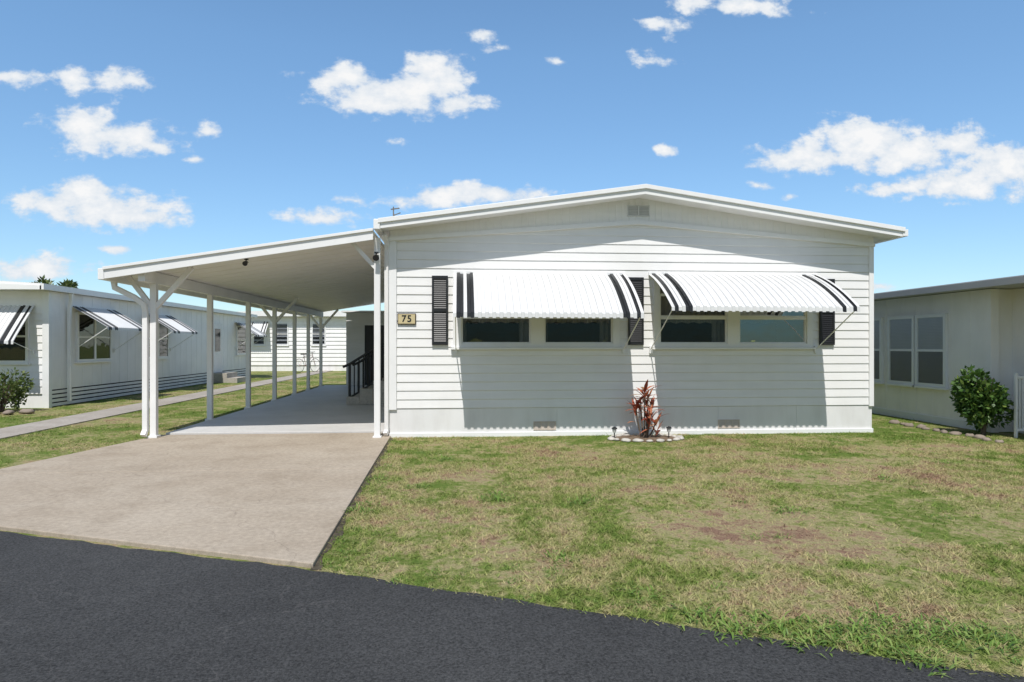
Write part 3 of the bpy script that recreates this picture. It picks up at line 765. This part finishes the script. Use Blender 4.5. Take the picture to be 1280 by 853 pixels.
# ------------------------------------------------------------------ grass
def vnoise(x, y, s, seed):
    r2 = np.random.default_rng(seed); T = r2.random((64, 64)); x = x*s; y = y*s
    xi = np.floor(x).astype(int); yi = np.floor(y).astype(int); fx = x-xi; fy = y-yi; fx = fx*fx*(3-2*fx); fy = fy*fy*(3-2*fy)
    g = lambda a, b: T[a % 64, b % 64]
    return (g(xi, yi)*(1-fx)+g(xi+1, yi)*fx)*(1-fy)+(g(xi, yi+1)*(1-fx)+g(xi+1, yi+1)*fx)*fy
def scatter(n, x0, x1, y0, y1, ok):
    x = rng.uniform(x0, x1, n); y = rng.uniform(y0, y1, n); k = ok(x, y); return x[k], y[k]
def frontlawn(x, y):
    j = rng.normal(0, .03, len(x))
    return (y > edgeY(x)+j-.01) & (x > driveR(y)+j*.7+.035) & ((y < D-.035) | (x > XR+.03)) & (x < 8.03) & ~(((x-px_)/.55)**2+((y-py_+.02)/.35)**2 < 1)
def leftlawn(x, y):
    j = rng.normal(0, .03, len(x))
    a = (x > -6.45+j) & (x < np.where(y < 9.9, driveL(y), -4.28)+j*.6)
    b = (x < -7.22+j) & ((x > LX-3) & (y < LY-.05) | (x > LX+.02))
    return (y > edgeY(x)+.02) & (a | b)
parts = [scatter(240000, -1.1, 7, 2.0, 6.0, frontlawn), scatter(145000, -1.1, 8.03, 6.0, 9.55, frontlawn), scatter(15000, 6.25, 8.03, 9.5, 16, frontlawn),
         scatter(80000, -9.5, -4.2, 5.3, 14, leftlawn), scatter(32000, -8.7, -4.2, 14, 28, leftlawn)]
x = np.concatenate([p[0] for p in parts]); y = np.concatenate([p[1] for p in parts])
den = .5*vnoise(x, y, 1.1, 3)+.3*vnoise(x, y, 3.7, 4)+.2*vnoise(x, y, 11, 5)
edge = np.minimum(np.abs(y-edgeY(x)), np.abs(x-driveR(y)))
bare = np.exp(-((x-2.75)**2*.7+(y-4.65)**2*1.6))
keep = rng.random(len(x)) < np.clip((den-.31-.2*bare)*2.9, .1, 1)+np.clip(.3-edge, 0, .3); x, y, den = x[keep], y[keep], den[keep]
n = len(x)
h = rng.uniform(.008, .024, n)*(.6+den)*np.where(rng.random(n) < .04, 1.8, 1)
a = rng.uniform(0, 2*PI, n); w = rng.uniform(.002, .0042, n)*(1+.05*np.hypot(x, y)); ln_ = rng.normal(0, 1.1, (n, 2))*h[:, None]
P = np.stack([x, y, np.zeros(n)], 1); q = np.stack([np.cos(a), np.sin(a), np.zeros(n)], 1)*w[:, None]
tip = P+np.stack([ln_[:, 0], ln_[:, 1], h], 1)
V = np.stack([P-q, P+q, tip], 1).reshape(-1, 3)
tag(npmesh('grass', V, np.arange(3*n).reshape(n, 3), GRASS), 'short patchy dry lawn grass', 'grass', kind='stuff')
# leafy weed tufts
sp = [(1040, 800), (1100, 775), (960, 778), (1180, 805), (1240, 800), (905, 790), (620, 620), (630, 626), (612, 626), (735, 625), (725, 630), (1150, 828), (1000, 805), (940, 790), (1070, 790), (1215, 790), (1262, 812), (870, 770), (1130, 790), (800, 745), (470, 600), (448, 640), (455, 632), (700, 700), (560, 575), (985, 640), (1085, 805), (1170, 790), (1025, 785), (520, 610), (1180, 580), (1110, 600)]
T = [(*atG(*p), 1.0) for p in sp]
for i in range(130):
    xx = random.uniform(-.8, 6); e = float(edgeY(xx))
    T.append((xx, e+abs(random.gauss(.12, .25))+.02, random.uniform(.22, .55)))
for i in range(150): T.append((random.uniform(-.6, 7.5), random.uniform(3.5, 9.4), random.uniform(.25, .6)))
for i in range(90): T.append((random.uniform(-.6, 7.5), random.uniform(8.2, 9.45), random.uniform(.3, .65)))
for i in range(40):
    yy = random.uniform(4.2, 9.3); T.append((float(driveR(yy))+random.uniform(.06, .2), yy, random.uniform(.3, .6)))
V = []; nf = 0
for (tx, ty, s) in T:
    if not frontlawn(np.array([tx]), np.array([ty]))[0]: continue
    for k in range(int(16+50*s)):
        a = random.uniform(0, 2*PI); l = s*random.uniform(.045, .1); el = random.uniform(.15, .95); w = s*random.uniform(.0035, .0065)
        b = Vector((tx+random.gauss(0, .06)*s, ty+random.gauss(0, .06)*s, 0)); dd = Vector((math.cos(a)*math.cos(el), math.sin(a)*math.cos(el), math.sin(el))); sd = Vector((-math.sin(a), math.cos(a), 0))*w
        m = b+dd*l*.5; e2 = b+dd*l+Vector((0, 0, -l*.28))
        V += [b-sd*.5, m-sd, e2, m+sd]; nf += 1
V = np.array([tuple(v) for v in V]); tag(npmesh('weeds', V, np.arange(4*nf).reshape(nf, 4), WEED), 'bright green weed tufts scattered in the lawn', 'weeds', kind='stuff')

# ------------------------------------------------------------------ sun and sky
SD = Vector((.15, 1, -1.54))
sl = bpy.data.lights.new('sun', 'SUN'); sl.energy = 4.35; sl.angle = math.radians(.5); sl.color = (1, .97, .925)
so = bpy.data.objects.new('sun', sl); C.objects.link(so); so.rotation_euler = SD.to_track_quat('-Z', 'Y').to_euler(); so.location = (-3, -10, 20)
W = bpy.data.worlds.new('World'); S.world = W; W.use_nodes = True; nt = W.node_tree; nt.nodes.clear()
out = nt.nodes.new('ShaderNodeOutputWorld')
sky = N(nt, 'ShaderNodeTexSky', sky_type='NISHITA'); sky.sun_disc = False
sky.sun_elevation = math.atan2(1.54, math.hypot(.15, 1)); sky.sun_rotation = math.atan2(-.15, -1) % (2*PI)
sky.air_density = 1.0; sky.dust_density = .3; sky.ozone_density = 2.5
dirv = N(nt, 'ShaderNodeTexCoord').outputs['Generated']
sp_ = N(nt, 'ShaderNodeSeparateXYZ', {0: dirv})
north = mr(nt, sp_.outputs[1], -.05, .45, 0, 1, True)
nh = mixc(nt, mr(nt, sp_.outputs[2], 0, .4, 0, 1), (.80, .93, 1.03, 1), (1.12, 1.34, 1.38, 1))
sth = mixc(nt, mr(nt, sp_.outputs[2], .04, .11, 0, 1, True), (.085, .14, .175, 1), (1.02, .93, .83, 1))   # added dark band low in the south sky, tinted for the front window reflections
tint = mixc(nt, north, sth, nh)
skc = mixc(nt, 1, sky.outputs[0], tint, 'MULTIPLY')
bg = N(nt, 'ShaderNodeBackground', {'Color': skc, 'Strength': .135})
yc = M_(nt, 'MAXIMUM', sp_.outputs[1], .03)
uu = M_(nt, 'DIVIDE', sp_.outputs[0], yc); vv = M_(nt, 'DIVIDE', sp_.outputs[2], yc)
uv = N(nt, 'ShaderNodeCombineXYZ', {0: uu, 1: vv}).outputs[0]
uvs = N(nt, 'ShaderNodeVectorMath', {0: uv, 1: (1, 1.5, 1)}, operation='MULTIPLY').outputs[0]
wn = N(nt, 'ShaderNodeTexNoise', {'Vector': uvs, 'Scale': 12.0, 'Detail': 2.0}).outputs['Color']
wv = N(nt, 'ShaderNodeVectorMath', {0: wn, 1: (.5, .5, .5)}, operation='SUBTRACT').outputs[0]
uvw = N(nt, 'ShaderNodeVectorMath', {0: wv, 1: (.05, .03, 0), 2: uv}, operation='MULTIPLY_ADD').outputs[0]
BL = [(430, 102, 40, 18, 1), (495, 118, 78, 22, 1.1), (545, 98, 36, 28, 1.1), (575, 130, 34, 14, 1),
      (100, 155, 45, 20, 1), (145, 174, 62, 19, 1.05), (190, 184, 30, 11, .9),
      (75, 252, 48, 20, 1), (125, 260, 68, 22, 1.1), (180, 270, 44, 12, .9), (110, 240, 42, 14, 1),
      (95, 100, 34, 18, .8), (150, 101, 40, 16, .85), (20, 97, 38, 11, .85),
      (45, 337, 56, 18, .9), (147, 312, 26, 7, .85), (257, 164, 18, 16, .65), (248, 202, 30, 8, .55),
      (605, 48, 36, 9, .7), (630, 60, 22, 8, .65), (695, 76, 28, 10, .62), (830, 32, 50, 16, .65), (820, 72, 38, 16, .6),
      (915, 8, 75, 12, .95), (880, 3, 45, 12, .85), (835, 188, 15, 9, .85),
      (1010, 197, 62, 17, 1.05), (1085, 180, 56, 28, 1.18), (1135, 190, 58, 20, 1.15), (1200, 178, 36, 18, 1.1),
      (1130, 233, 62, 11, .95), (1190, 230, 72, 19, 1.1), (1255, 210, 52, 30, 1.1),
      (560, 247, 58, 13, 1.05), (620, 243, 56, 13, 1.05), (405, 272, 56, 10, .85), (445, 250, 42, 10, .6), (955, 233, 28, 9, .65), (985, 248, 18, 8, .55), (495, 178, 22, 9, .4), (1100, 358, 30, 10, .6)]
fld = None
for (px, py, rx, ry, g_) in BL:
    r0 = ray(px, py); cu_, cv_ = r0[0]/r0[1], r0[2]/r0[1]; sx, sy = F/rx*.79, F/ry*.79
    d_ = N(nt, 'ShaderNodeVectorMath', {0: uvw, 1: (sx, sy, 0), 2: (-cu_*sx, -cv_*sy, 0)}, operation='MULTIPLY_ADD').outputs[0]
    l_ = N(nt, 'ShaderNodeVectorMath', {0: d_}, operation='LENGTH').outputs['Value']
    e_ = M_(nt, 'MULTIPLY_ADD', l_, -.9, g_)
    fld = e_ if fld is None else M_(nt, 'SMOOTH_MAX', fld, e_, .12)
n1 = noise(nt, uvs, 21, 8, .6)
dens = M_(nt, 'ADD', fld, M_(nt, 'MULTIPLY', M_(nt, 'SUBTRACT', n1, .5), 2.4))
al = mr(nt, dens, .06, .62, 0, .98, True)
al = M_(nt, 'MULTIPLY', al, M_(nt, 'GREATER_THAN', sp_.outputs[1], .05))
shd = mr(nt, M_(nt, 'ADD', dens, M_(nt, 'MULTIPLY', M_(nt, 'SUBTRACT', n1, .5), 1.4)), .3, 1.2, 0, 1)
cc = mixc(nt, shd, (.76, .83, .91, 1), (1, 1, 1, 1))
bg2 = N(nt, 'ShaderNodeBackground', {'Color': cc, 'Strength': .95})
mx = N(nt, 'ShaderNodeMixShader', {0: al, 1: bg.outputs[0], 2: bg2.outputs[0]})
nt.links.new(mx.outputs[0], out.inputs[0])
